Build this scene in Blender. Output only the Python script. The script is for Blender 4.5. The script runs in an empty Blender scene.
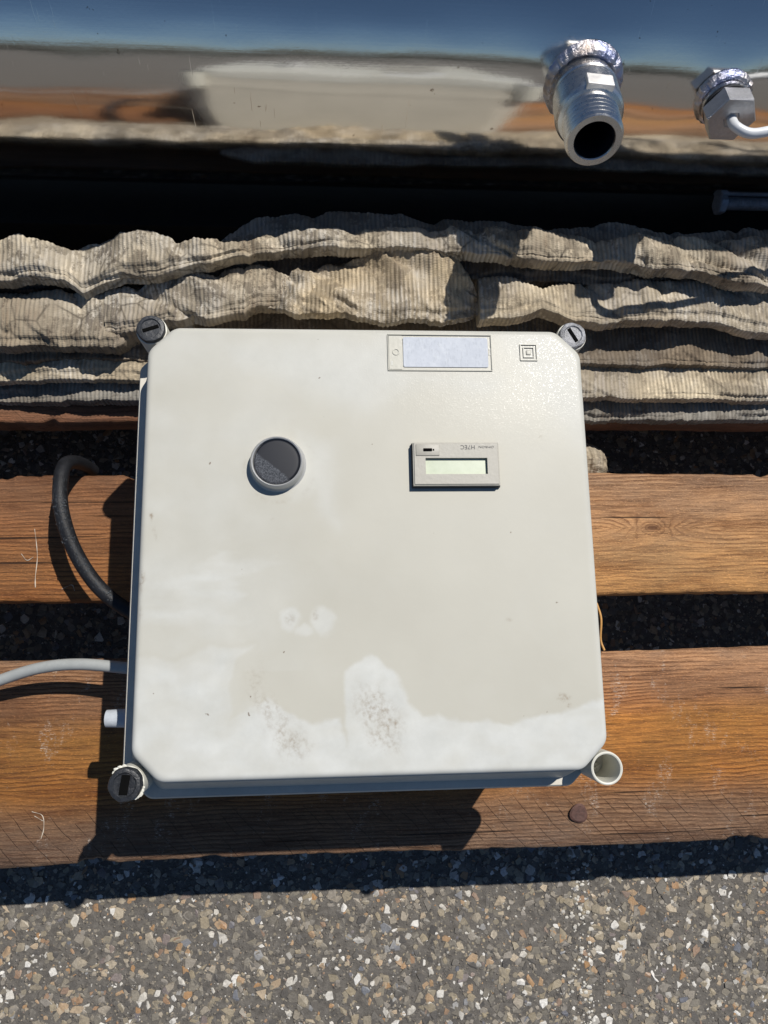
import bpy, bmesh, math, random
import numpy as np
from mathutils import Vector, Matrix, Euler
R = math.radians
SC = bpy.context.scene
C = SC.collection
random.seed(7)
rng = np.random.default_rng(11)

# ------------------------------------------------------------------ camera, world, sun, exposure
CAM = Vector((0.0, 0.14562, 0.71655)); F = 740.28
rot = Euler((0.18438, -0.06429, -0.01841), 'XYZ').to_matrix()
cd = bpy.data.cameras.new('camera'); cam = bpy.data.objects.new('camera', cd); C.objects.link(cam)
cam.location = CAM; cam.rotation_euler = rot.to_euler()
cd.sensor_fit = 'VERTICAL'; cd.sensor_height = 24.0; cd.lens = F / 1024 * 24.0
cd.clip_start = 0.01; cd.clip_end = 2000
SC.camera = cam
SUN = Vector((0.39975, 0.47068, 1.0)).normalized()
w = bpy.data.worlds.new('World'); SC.world = w; w.use_nodes = True
wn = w.node_tree
sky = wn.nodes.new('ShaderNodeTexSky'); sky.sky_type = 'NISHITA'; sky.sun_disc = False
sky.sun_elevation = math.asin(SUN.z); sky.sun_rotation = math.atan2(SUN.x, SUN.y)
sky.altitude = 50; sky.air_density = 1.0; sky.dust_density = 0.15; sky.ozone_density = 3.0
bgn = wn.nodes['Background']; hs = wn.nodes.new('ShaderNodeHueSaturation'); hs.inputs['Saturation'].default_value = 1.08
wn.links.new(sky.outputs[0], hs.inputs['Color']); wn.links.new(hs.outputs[0], bgn.inputs[0]); bgn.inputs[1].default_value = 0.060
sl = bpy.data.lights.new('sun', 'SUN'); sl.energy = 4.9; sl.angle = R(0.53); sl.color = (1.0, 0.955, 0.89)
so = bpy.data.objects.new('sun', sl); C.objects.link(so)
so.rotation_euler = SUN.to_track_quat('Z', 'Y').to_euler()
SC.view_settings.view_transform = 'Standard'; SC.view_settings.look = 'None'
SC.view_settings.exposure = 0.0; SC.view_settings.gamma = 1.0; SC.view_settings.use_curve_mapping = False

def at(u, v, z):
    d = rot @ Vector(((u - 384) / F, -(v - 512) / F, -1)); t = (z - CAM.z) / d.z
    return CAM + d * t

# ------------------------------------------------------------------ numpy value noise
_perm = rng.random((64, 64, 64))
def vnoise(x, y, z=0.0):
    x, y, z = np.broadcast_arrays(np.asarray(x, float), np.asarray(y, float), np.asarray(z, float))
    xi, yi, zi = np.floor(x).astype(int), np.floor(y).astype(int), np.floor(z).astype(int)
    fx, fy, fz = x - xi, y - yi, z - zi
    fx, fy, fz = [f * f * (3 - 2 * f) for f in (fx, fy, fz)]
    r = 0
    for a in (0, 1):
        for b in (0, 1):
            for c in (0, 1):
                r = r + _perm[(xi + a) & 63, (yi + b) & 63, (zi + c) & 63] * (fx if a else 1 - fx) * (fy if b else 1 - fy) * (fz if c else 1 - fz)
    return r * 2 - 1
def lnoise(x, y, z=0.0):
    x, y, z = np.broadcast_arrays(np.asarray(x, float), np.asarray(y, float), np.asarray(z, float))
    # simplex-like flat facets: linear interpolation over triangles
    xi, yi = np.floor(x).astype(int), np.floor(y).astype(int); fx, fy = x - xi, y - yi; zi = np.floor(z).astype(int)
    g = lambda a, b: _perm[(xi + a) & 63, (yi + b) & 63, zi & 63]
    lo = fx + fy < 1
    v = np.where(lo, g(0, 0) * (1 - fx - fy) + g(1, 0) * fx + g(0, 1) * fy, g(1, 1) * (fx + fy - 1) + g(1, 0) * (1 - fy) + g(0, 1) * (1 - fx))
    return v * 2 - 1
def fbm(x, y, z=0.0, o=4):
    s, a, f = 0, 0.5, 1.0
    for k in range(o):
        s = s + a * vnoise(np.asarray(x) * f + 7.1 * k, np.asarray(y) * f + 3.3 * k, np.asarray(z) * f + 5.7 * k); a *= .5; f *= 2.03
    return s

# ------------------------------------------------------------------ node helpers
class NT:
    def __init__(s, name):
        s.m = bpy.data.materials.new(name); s.m.use_nodes = True; s.t = s.m.node_tree
        s.b = s.t.nodes['Principled BSDF']
    def n(s, typ, ins=None, **kw):
        nd = s.t.nodes.new('ShaderNode' + typ)
        for k, v in kw.items(): setattr(nd, k, v)
        if ins:
            for k, v in ins.items(): s.put(nd.inputs[k], v)
        return nd
    def put(s, sock, v):
        if isinstance(v, bpy.types.NodeSocket): s.t.links.new(v, sock)
        elif isinstance(v, bpy.types.Node): s.t.links.new(v.outputs[0], sock)
        else: sock.default_value = v
    def coord(s, scale=(1, 1, 1), kind='Object', loc=(0, 0, 0), rotz=0):
        tc = s.n('TexCoord')
        mp = s.n('Mapping', {'Vector': tc.outputs[kind], 'Scale': scale, 'Location': loc, 'Rotation': (0, 0, rotz)})
        return mp.outputs[0]
    def noise(s, vec, scale, detail=4, rough=.55, dist=0):
        return s.n('TexNoise', {'Vector': vec, 'Scale': scale, 'Detail': detail, 'Roughness': rough, 'Distortion': dist}).outputs['Fac']
    def ramp(s, fac, stops):
        r = s.n('ValToRGB', {'Fac': fac}); e = r.color_ramp.elements
        while len(e) < len(stops): e.new(.5)
        for q, (pos, col) in zip(e, stops):
            q.position = pos; q.color = (*col, 1) if hasattr(col, '__len__') else (col, col, col, 1)
        return r.outputs[0]
    def mix(s, fac, a, b, mode='MIX'):
        m = s.n('Mix', data_type='RGBA', blend_type=mode)
        s.put(m.inputs[0], fac)
        for i, v in ((6, a), (7, b)):
            if isinstance(v, tuple): v = (*v, 1) if len(v) == 3 else v
            s.put(m.inputs[i], v)
        return m.outputs[2]
    def math(s, op, a, b=0.0, clamp=False):
        m = s.n('Math', operation=op, use_clamp=clamp); s.put(m.inputs[0], a); s.put(m.inputs[1], b); return m.outputs[0]
    def bump(s, h, dist=.001, strength=1.0, normal=None):
        b = s.n('Bump', {'Height': h, 'Distance': dist, 'Strength': strength})
        if normal is not None: s.put(b.inputs['Normal'], normal)
        return b.outputs[0]
    def set(s, **kw):
        al = {'color': 'Base Color', 'rough': 'Roughness', 'metal': 'Metallic', 'normal': 'Normal', 'spec': 'Specular IOR Level', 'coat': 'Coat Weight', 'coat_rough': 'Coat Roughness', 'trans': 'Transmission Weight'}
        for k, v in kw.items():
            if isinstance(v, tuple) and len(v) == 3: v = (*v, 1)
            s.put(s.b.inputs[al[k]], v)
        return s.m

def simple(name, col, rough=.5, metal=0, nscale=300, var=.12, bump=.0002, spec=.5):
    t = NT(name); v = t.coord()
    n = t.noise(v, nscale, 5, .6); n2 = t.noise(v, nscale * .12, 3)
    c1 = tuple(c * (1 - var) for c in col); c2 = tuple(min(1, c * (1 + var)) for c in col)
    f = t.math('ADD', t.math('MULTIPLY', n, .5), t.math('MULTIPLY', n2, .5))
    return t.set(color=t.ramp(f, [(.35, c1), (.65, c2)]), rough=t.math('ADD', t.math('MULTIPLY', n2, .2), rough - .1), metal=metal, spec=spec, normal=t.bump(n, bump))

# ------------------------------------------------------------------ object helpers
def tag(o, label=None, cat=None, group=None, kind=None):
    if label: o['label'] = label
    if cat: o['category'] = cat
    if group: o['group'] = group
    if kind: o['kind'] = kind
    return o
def empty(name, loc=(0, 0, 0)):
    o = bpy.data.objects.new(name, None); o.location = loc; o.empty_display_size = .02; C.objects.link(o); return o
def link(name, me, mat, parent=None, smooth=True):
    o = bpy.data.objects.new(name, me); C.objects.link(o)
    if mat: me.materials.append(mat)
    me.polygons.foreach_set('use_smooth', [bool(smooth)] * len(me.polygons))
    if parent:
        o.parent = parent
        root = parent
        off = Vector(parent.location)
        while root.parent: root = root.parent; off += root.location
        o.location = -off
    return o
def frombm(name, bm, mat, parent=None, smooth=False, angle=35):
    me = bpy.data.meshes.new(name); bmesh.ops.recalc_face_normals(bm, faces=bm.faces); bm.to_mesh(me); bm.free()
    o = link(name, me, mat, parent, True)
    if not smooth: me.set_sharp_from_angle(angle=R(angle))
    return o
def grid_mesh(name, P, closed_u=False, closed_v=False, flip=False):
    """P: (nu, nv, 3)"""
    nu, nv, _ = P.shape
    iu = np.arange(nu if closed_u else nu - 1); iv = np.arange(nv if closed_v else nv - 1)
    A, B = np.meshgrid(iu, iv, indexing='ij'); A2, B2 = (A + 1) % nu, (B + 1) % nv
    f = np.stack([A * nv + B, A2 * nv + B, A2 * nv + B2, A * nv + B2], -1).reshape(-1, 4)
    if flip: f = f[:, ::-1]
    me = bpy.data.meshes.new(name)
    me.vertices.add(nu * nv); me.vertices.foreach_set('co', P.reshape(-1).astype(np.float32))
    me.loops.add(f.size); me.loops.foreach_set('vertex_index', f.reshape(-1).astype(np.int32))
    me.polygons.add(len(f)); me.polygons.foreach_set('loop_start', np.arange(0, f.size, 4, dtype=np.int32))
    me.update(calc_edges=True); me.validate()
    return me
def add_box(bm, x0, x1, y0, y1, z0, z1, bev=0, seg=2):
    r = bmesh.ops.create_cube(bm, size=1)
    vs = r['verts']
    for v in vs: v.co = Vector(((x0 + x1) / 2 + v.co.x * (x1 - x0), (y0 + y1) / 2 + v.co.y * (y1 - y0), (z0 + z1) / 2 + v.co.z * (z1 - z0)))
    if bev:
        es = {e for v in vs for e in v.link_edges}
        bmesh.ops.bevel(bm, geom=list(es), offset=bev, segments=seg, affect='EDGES', profile=.5)
def frame_of(axis):
    a = Vector(axis).normalized(); q = a.to_track_quat('Z', 'Y'); return q.to_matrix()
def lathe(name, prof, origin, axis, mat, parent=None, n=64, fn=None, angle=30, k=1.0):
    prof = [(a_ * k, b_ * k) for a_, b_ in prof]; bumpk = k
    """prof: list of (s, r) along axis"""
    M = frame_of(axis); o = Vector(origin)
    bm = bmesh.new(); rings = []
    for k, (s, r) in enumerate(prof):
        ring = []
        if r < 1e-6:
            ring = [bm.verts.new(o + M @ Vector((0, 0, s)))]
        else:
            for i in range(n):
                a = 2 * math.pi * i / n
                rr, ss = (r, s) if fn is None else fn(k, a, r, s)
                ring.append(bm.verts.new(o + M @ Vector((rr * math.cos(a), rr * math.sin(a), ss))))
        rings.append(ring)
    for A, B in zip(rings, rings[1:]):
        for i in range(n):
            j = (i + 1) % n
            if len(A) == 1 and len(B) > 1: bm.faces.new((A[0], B[i], B[j]))
            elif len(B) == 1 and len(A) > 1: bm.faces.new((A[i], A[j], B[0]))
            elif len(A) > 1: bm.faces.new((A[i], A[j], B[j], B[i]))
    return frombm(name, bm, mat, parent, angle=angle)
def spline(pts, n=40):
    pts = [Vector(p) for p in pts]; out = []
    P = [pts[0] * 2 - pts[1]] + pts + [pts[-1] * 2 - pts[-2]]
    for i in range(1, len(P) - 2):
        for k in range(n):
            t = k / n; a, b, c, d = P[i - 1:i + 3]
            out.append(.5 * ((2 * b) + (c - a) * t + (2 * a - 5 * b + 4 * c - d) * t * t + (3 * b - a - 3 * c + d) * t ** 3))
    out.append(pts[-1]); return out
def tube(name, pts, r, mat, parent=None, n=24, seg=16, rough=0.0):
    c = spline(pts, seg); P = np.zeros((len(c), n, 3)); up = Vector((0, 0, 1))
    for i, p in enumerate(c):
        t = (c[min(i + 1, len(c) - 1)] - c[max(i - 1, 0)]).normalized()
        x = t.cross(up).normalized(); y = x.cross(t); up = y
        rr = r * (1 + rough * float(vnoise(i * .21, 3.3)))
        for k in range(n):
            a = 2 * math.pi * k / n; P[i, k] = p + rr * (x * math.cos(a) + y * math.sin(a))
    bm = bmesh.new(); bm.from_mesh(grid_mesh('t', P, closed_v=True)); bm.verts.ensure_lookup_table()
    bm.faces.new([bm.verts[k] for k in range(n)]); bm.faces.new([bm.verts[(len(c) - 1) * n + k] for k in range(n)])
    return frombm(name, bm, mat, parent, angle=60)

# ------------------------------------------------------------------ materials
def asphalt_mat():
    t = NT('asphalt'); v = t.coord()
    fine = t.noise(v, 900, 6, .7); mid = t.noise(v, 140, 5, .65); big = t.noise(v, 9, 4)
    vo = t.n('TexVoronoi', {'Vector': v, 'Scale': 330, 'Randomness': 1.0}); 
    grit = t.ramp(vo.outputs['Distance'], [(.12, 1.0), (.42, 0.0)])
    vc = t.n('SeparateColor', {'Color': vo.outputs['Color']})
    sel = t.ramp(vc.outputs[0], [(.45, 0.0), (.55, 1.0)])
    gf = t.math('MULTIPLY', grit, sel)
    base = t.ramp(mid, [(.3, (.070, .063, .055)), (.7, (.165, .151, .133))])
    gcol = t.ramp(vc.outputs[1], [(0, (.12, .105, .09)), (.5, (.20, .17, .14)), (.8, (.30, .26, .2)), (1, (.42, .40, .36))])
    col = t.mix(t.math('MULTIPLY', gf, .75), base, gcol)
    col = t.mix(.5, col, t.ramp(big, [(.3, .75), (.7, 1.1)]), 'MULTIPLY')
    h = t.math('ADD', t.math('MULTIPLY', fine, .5), t.math('ADD', t.math('MULTIPLY', mid, .9), t.math('MULTIPLY', gf, .6)))
    return t.set(color=col, rough=.85, normal=t.bump(h, .0016))
def stone_mat():
    t = NT('aggregate'); v = t.coord()
    g = t.n('NewGeometry').outputs['Random Per Island']
    c = t.ramp(g, [(0, (.07, .065, .06)), (.18, (.13, .118, .102)), (.40, (.20, .18, .145)), (.56, (.30, .25, .17)), (.66, (.23, .21, .185)), (.76, (.40, .34, .25)), (.84, (.36, .21, .10)), (.885, (.13, .14, .165)), (.93, (.52, .49, .43)), (1, (.70, .68, .64))])
    n = t.noise(v, 700, 4, .6); n2 = t.noise(v, 160, 3)
    col = t.mix(1.0, c, t.ramp(n, [(.3, .72), (.7, 1.1)]), 'MULTIPLY')
    col = t.mix(t.ramp(n2, [(.52, 0.0), (.72, .55)]), col, (.09, .08, .07))
    return t.set(color=col, rough=t.ramp(n2, [(.3, .35), (.7, .7)]), normal=t.bump(n, .0003))
def wood_mat(name, seed, zones, dark, freq, sparkle=0.0, kerf=(1, 15.0, .6), kz=(-1, -1, 1, 1), knots=(), xz=None):
    """grain along x; zones: (y position, colour) of the sapwood and heartwood bands across the board"""
    t = NT(name)
    def vv(sx, sy, o=0): return t.coord((sx, sy, sy * .6), loc=(seed + o, seed * 1.7 + o, 0))
    tc = t.n('TexCoord'); sep = t.n('SeparateXYZ', {'Vector': tc.outputs['Object']}); X_, Y_ = sep.outputs[0], sep.outputs[1]
    w1_ = t.noise(vv(4, 16), 1.0, 3); w2_ = t.noise(vv(34, 60, 4), 1.0, 4, .6)
    yw = t.math('ADD', Y_, t.math('ADD', t.math('MULTIPLY', t.math('SUBTRACT', w1_, .5), .022), t.math('MULTIPLY', t.math('SUBTRACT', w2_, .5), .0036)))
    kd = None
    for (kx, ky, kr) in knots:
        dx = t.math('MULTIPLY', t.math('SUBTRACT', X_, kx), .38); dy = t.math('SUBTRACT', Y_, ky)
        d = t.math('SQRT', t.math('ADD', t.math('MULTIPLY', dx, dx), t.math('MULTIPLY', dy, dy)))
        f = t.math('POWER', 2.718, t.math('MULTIPLY', t.math('DIVIDE', d, kr), -1.0))
        yw = t.math('ADD', yw, t.math('MULTIPLY', t.math('MULTIPLY', f, .03), t.math('SIGN', dy)))
        kd = f if kd is None else t.math('MAXIMUM', kd, f)
    fr_ = t.math('FRACT', t.math('MULTIPLY', yw, freq))
    late = t.ramp(fr_, [(0.0, 1.0), (.12, .85), (.20, .05), (.55, 0.0), (.95, .6), (1.0, 1.0)])
    latem = t.ramp(t.noise(vv(8, 40, 7), 1.0, 3), [(.36, .3), (.56, 1.0)])
    fib = t.noise(vv(70, 1500), 1.0, 4, .7); fib2 = t.noise(vv(26, 420, 3), 1.0, 5, .7); pat = t.noise(vv(14, 40, 5), 1.0, 5, .65); fine = t.noise(vv(500, 1500), 1.0, 3, .7)
    m = t.n('MapRange', {'Value': t.math('ADD', Y_, t.math('MULTIPLY', t.math('SUBTRACT', w1_, .5), .03)), 'From Min': zones[0][0], 'From Max': zones[-1][0]})
    c = t.ramp(m, [((y - zones[0][0]) / (zones[-1][0] - zones[0][0]), q) for y, q in zones])
    if xz:
        mx = t.n('MapRange', {'Value': t.math('ADD', X_, t.math('MULTIPLY', t.math('SUBTRACT', w1_, .5), .1)), 'From Min': xz[0], 'From Max': xz[1]})
        c = t.mix(mx.outputs[0], t.mix(1.0, c, xz[2], 'MULTIPLY'), c)
    c0 = c
    c = t.mix(t.math('MULTIPLY', late, latem), c, t.mix(1.0, c0, (.30, .22, .17), 'MULTIPLY'))
    damp = t.noise(vv(10, 70, 31), 1.0, 4, .6)
    c = t.mix(t.ramp(damp, [(.48, 0.0), (.62, .8)]), c, t.mix(1.0, c0, (.40, .33, .28), 'MULTIPLY'))
    c = t.mix(t.ramp(pat, [(.38, 0.0), (.62, .75)]), c, t.mix(1.0, c0, (.60, .68, .86), 'MULTIPLY'))
    c = t.mix(t.ramp(fib2, [(.50, 0.0), (.66, .6)]), c, dark)
    c = t.mix(t.ramp(fib, [(.52, 0.0), (.68, .6)]), c, tuple(q * .5 for q in dark))
    c = t.mix(t.ramp(fine, [(.56, 0.0), (.70, .45)]), c, t.mix(1.0, c0, (1.7, 1.7, 1.7), 'MULTIPLY'))
    crack = t.ramp(t.noise(vv(5, 330, 11), 1.0, 2, .4), [(.70, 0.0), (.73, .9)])
    c = t.mix(crack, c, tuple(q * .25 for q in dark))
    # saw kerfs: thin scored lines running diagonally over part of the board
    kf = t.math('FRACT', t.math('MULTIPLY', t.math('ADD', t.math('ADD', X_, t.math('MULTIPLY', Y_, kerf[0])), t.math('MULTIPLY', t.noise(vv(20, 30, 17), 1.0, 2), .01)), 1000.0 / kerf[1]))
    kl = t.ramp(kf, [(.0, 1.0), (.035, 0.0), (.97, 0.0), (1.0, 1.0)])
    kz_ = t.ramp(t.n('MapRange', {'Value': Y_, 'From Min': kz[0], 'From Max': kz[3]}), [(0.0, 1.0), (max(.01, (kz[1] - kz[0]) / (kz[3] - kz[0])), 1.0), (min(.99, (kz[2] - kz[0]) / (kz[3] - kz[0])), 0.12)])
    kl = t.math('MULTIPLY', t.math('MULTIPLY', t.math('MULTIPLY', kl, kz_), t.ramp(t.noise(vv(60, 90, 21), 1.0, 3), [(.40, .15), (.55, 1.0)])), kerf[2])
    c = t.mix(kl, c, tuple(q * .3 for q in dark))
    rgh = t.ramp(pat, [(.35, .55), (.65, .8)])
    if sparkle:
        # wet glints painted as little bright flecks strung along diagonal saw marks
        sp = t.ramp(t.noise(vv(300, 1900, 2), 1.0, 4, .8), [(.54, 0.0), (.60, 1.0)])
        dg = t.math('SINE', t.math('ADD', t.math('MULTIPLY', t.math('SUBTRACT', X_, t.math('MULTIPLY', Y_, .75)), 620.0), t.math('MULTIPLY', w1_, 25.0)))
        dgm = t.ramp(t.math('ADD', t.math('MULTIPLY', dg, .015), t.noise(t.coord((40, 18, 1), rotz=R(38)), 1.0, 6, .8)), [(.55, 0.0), (.64, 1.0)])
        c = t.mix(t.math('MULTIPLY', t.math('MULTIPLY', sp, dgm), sparkle), c, (.66, .60, .52))
    if kd is not None: c = t.mix(t.ramp(kd, [(.6, 0.0), (.85, .8)]), c, (.10, .04, .018))
    h = t.math('ADD', t.math('MULTIPLY', t.math('MULTIPLY', late, latem), .35), t.math('ADD', t.math('MULTIPLY', fib, -.8), t.math('ADD', t.math('MULTIPLY', fine, .6), t.math('ADD', t.math('MULTIPLY', kl, -1.2), t.math('ADD', t.math('MULTIPLY', crack, -1.5), t.math('MULTIPLY', fib2, -.8))))))
    return t.set(color=c, rough=rgh, spec=.35, normal=t.bump(h, .0010))
def steel_mat():
    t = NT('polished_stainless'); v = t.coord((1.2, 40, 40)); v2 = t.coord((60, 60, 60))
    n = t.noise(v, 12, 5, .6); p = t.noise(v2, 1.0, 3); pits = t.noise(t.coord(), 420, 3, .6); lo = t.noise(t.coord((6, 14, 14)), 1.0, 2)
    rg = t.math('ADD', .035, t.math('ADD', t.math('MULTIPLY', n, .10), t.math('MULTIPLY', p, .06)))
    h = t.math('ADD', t.math('MULTIPLY', lo, .9), t.math('MULTIPLY', pits, .010))
    scr = t.noise(t.coord((4, 700, 700)), 1.0, 3, .6); scr2 = t.ramp(t.noise(t.coord((500, 30, 30), rotz=.4), 1.0, 2, .5), [(.70, 0.0), (.74, 1.0)])
    h = t.math('ADD', h, t.math('ADD', t.math('MULTIPLY', scr, .006), t.math('MULTIPLY', scr2, -.02)))
    spots = t.ramp(t.noise(t.coord(), 120, 3, .7), [(.69, 0.0), (.73, .8)])
    col = t.mix(spots, (.78, .765, .74), (.2, .15, .12))
    return t.set(color=col, metal=1.0, rough=rg, normal=t.bump(h, .002))
def machined_mat(name='machined_stainless', rough=.28, col=(.66, .65, .63)):
    t = NT(name); n = t.noise(t.coord(), 380, 4, .6); n2 = t.noise(t.coord(), 60, 4)
    c = t.mix(t.ramp(n2, [(.56, 0.0), (.8, .45)]), col, tuple(q * .5 for q in col))
    return t.set(color=c, metal=1.0, rough=t.math('ADD', t.math('MULTIPLY', n, .22), rough - .1), normal=t.bump(n, .00007))
def weld_mat():
    t = NT('weld_bead'); n = t.noise(t.coord(), 260, 5, .7); n2 = t.noise(t.coord(), 55, 3)
    c = t.ramp(n2, [(.3, (.30, .24, .20)), (.45, (.55, .53, .55)), (.6, (.34, .38, .58)), (.75, (.6, .58, .56))])
    return t.set(color=c, metal=1.0, rough=t.math('ADD', t.math('MULTIPLY', n, .4), .12), normal=t.bump(n, .0012))
def fabric_mat(name, tone, dirt, seed, wet=0):
    t = NT(name); v = t.coord(loc=(seed, seed, 0)); uv = t.coord((1, 1, 1), kind='UV')
    n = t.noise(v, 38, 5, .65); n2 = t.noise(v, 300, 4, .6); big = t.noise(v, 11, 4, .6)
    uvs = t.n('SeparateXYZ', {'Vector': uv})
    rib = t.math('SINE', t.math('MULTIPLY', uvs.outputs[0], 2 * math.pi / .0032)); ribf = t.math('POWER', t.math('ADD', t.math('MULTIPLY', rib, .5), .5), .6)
    c = t.ramp(n, [(.32, tuple(q * .55 for q in tone)), (.5, tone), (.68, tuple(min(1, q * 1.25) for q in tone))])
    c = t.mix(t.ramp(n2, [(.35, .45), (.6, 0.0)]), c, tuple(q * .5 for q in tone))
    c = t.mix(t.ramp(t.noise(t.coord(loc=(seed * 2, 1, 0)), 16, 4, .6), [(.42, 0.0), (.58, .8)]), c, tuple(sum(tone) / 3 * k_ for k_ in (.98, .93, .84)))
    c = t.mix(t.ramp(big, [(.45, 0.0), (.60, min(1, dirt * .75))]), c, (.15, .105, .065))
    c = t.mix(t.math('MULTIPLY', t.ramp(t.noise(v, 48, 7, .8), [(.505, 0.0), (.545, 1.0)]), .75 * dirt), c, (.05, .035, .025))
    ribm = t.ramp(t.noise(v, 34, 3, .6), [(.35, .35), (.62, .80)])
    stk = t.noise(t.coord((260, 34, 1), kind='UV', loc=(seed, 0, 0)), 1.0, 4, .7)
    c = t.mix(t.ramp(stk, [(.42, .6), (.58, 0.0)]), c, tuple(q * .5 for q in tone))
    c = t.mix(t.math('MULTIPLY', t.math('SUBTRACT', 1.0, ribf), ribm), c, tuple(q * .38 for q in tone))  # rib valleys darkened in the colour, as shade between the ribs
    crk = t.n('TexVoronoi', {'Vector': t.n('VectorMath', {0: v, 1: t.n('TexNoise', {'Vector': v, 'Scale': 60.0, 'Detail': 3.0}).outputs['Color']}, operation='ADD').outputs[0] if False else v, 'Scale': 46.0}, feature='DISTANCE_TO_EDGE')
    c = t.mix(t.math('MULTIPLY', t.math('MULTIPLY', t.ramp(crk.outputs['Distance'], [(.0, 1.0), (.05, 0.0)]), t.ramp(t.noise(v, 30, 3), [(.5, 0.0), (.6, 1.0)])), .7 * dirt), c, (.05, .04, .03))
    weave = t.n('TexWave', {'Vector': uv, 'Scale': 260.0, 'Distortion': 1.0}, bands_direction='Y')
    h = t.math('ADD', t.math('MULTIPLY', n2, .35), t.math('ADD', t.math('MULTIPLY', ribf, .22), t.math('MULTIPLY', weave.outputs['Fac'], .08)))
    return t.set(color=c, rough=.85 - .4 * wet, spec=.3, normal=t.bump(h, .0012))
def shell_mat():
    t = NT('cream_plastic_lid')
    a = t.n('VertexColor', layer_name='wear_glare'); s = t.n('SeparateColor', {'Color': a.outputs['Color']})
    v = t.coord(); n = t.noise(v, 55, 5, .65); f = t.noise(v, 900, 3, .6); big = t.noise(v, 14, 4)
    chalk = t.ramp(n, [(.3, (.475, .482, .455)), (.7, (.555, .562, .535))])
    damp = t.ramp(big, [(.3, (.420, .408, .352)), (.7, (.458, .446, .388))])
    c = t.mix(s.outputs[0], chalk, damp)
    c = t.mix(t.math('MULTIPLY', s.outputs[1], t.ramp(t.noise(v, 420, 4, .7), [(.42, 0.15), (.62, 1.0)])), c, (.26, .215, .16))
    spk = t.ramp(t.noise(v, 190, 2, .5), [(.775, 0.0), (.79, 1.0)])
    c = t.mix(t.math('MULTIPLY', spk, .7), c, (.12, .08, .05))
    rg = t.ramp(s.outputs[0], [(0, .62), (1, .5)])
    drops = t.math('MULTIPLY', s.outputs[2], t.ramp(t.noise(v, 1400, 2, .5), [(.55, 0.0), (.64, 1.0)]))
    rg2 = t.math('SUBTRACT', rg, t.math('ADD', t.math('MULTIPLY', s.outputs[2], .10), t.math('MULTIPLY', drops, .22)))
    h = t.math('ADD', t.math('MULTIPLY', n, .5), t.math('ADD', t.math('MULTIPLY', f, .05), t.math('MULTIPLY', drops, .12)))
    return t.set(color=c, rough=rg2, spec=.32, normal=t.bump(h, .00022))

M_ASPH = asphalt_mat(); M_STONE = stone_mat()
M_STEEL = steel_mat(); M_MACH = machined_mat(); M_WELD = weld_mat()
M_LID = shell_mat()
M_GREY = simple('grey_plastic', (.56, .53, .46), .5, 0, 200, .08)
M_CAP = simple('black_plastic_cap', (.022, .024, .028), .42, 0, 500, .5, .0004)
M_CAPG = simple('greyed_plastic_cap', (.20, .205, .22), .4, 0, 900, .7, .0004)
M_SLOT = simple('slot_dark', (.004, .004, .004), .95, spec=.05)
M_RUBBER = simple('black_rubber', (.012, .013, .016), .5, 0, 900, .5, .0003, spec=.3)
M_PVC = simple('grey_cable_jacket', (.33, .345, .34), .45, 0, 200, .08, .0001)
M_WHITEPVC = simple('white_cable_jacket', (.62, .64, .66), .4, 0, 200, .06, .0001)
M_BEZEL = simple('beige_bezel', (.35, .335, .29), .5, 0, 500, .06, .0001)
M_GASKET = simple('dark_gasket', (.02, .021, .024), .6)
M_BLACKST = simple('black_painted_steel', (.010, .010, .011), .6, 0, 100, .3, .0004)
M_BOLT = simple('dark_bolt_steel', (.42, .43, .46), .5, .3, 300, .3)
M_RUST = simple('rusty_nail', (.085, .04, .03), .75, 0, 400, .4, .0006)
M_INK = simple('grey_ink', (.10, .10, .10), .7)

# ------------------------------------------------------------------ ground
P = np.zeros((2, 2, 3)); P[0, :, 0] = -400; P[1, :, 0] = 400; P[:, 0, 1] = -400; P[:, 1, 1] = 400
ground = link('ground', grid_mesh('ground', P), M_ASPH, smooth=False); tag(ground, kind='structure')

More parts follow.
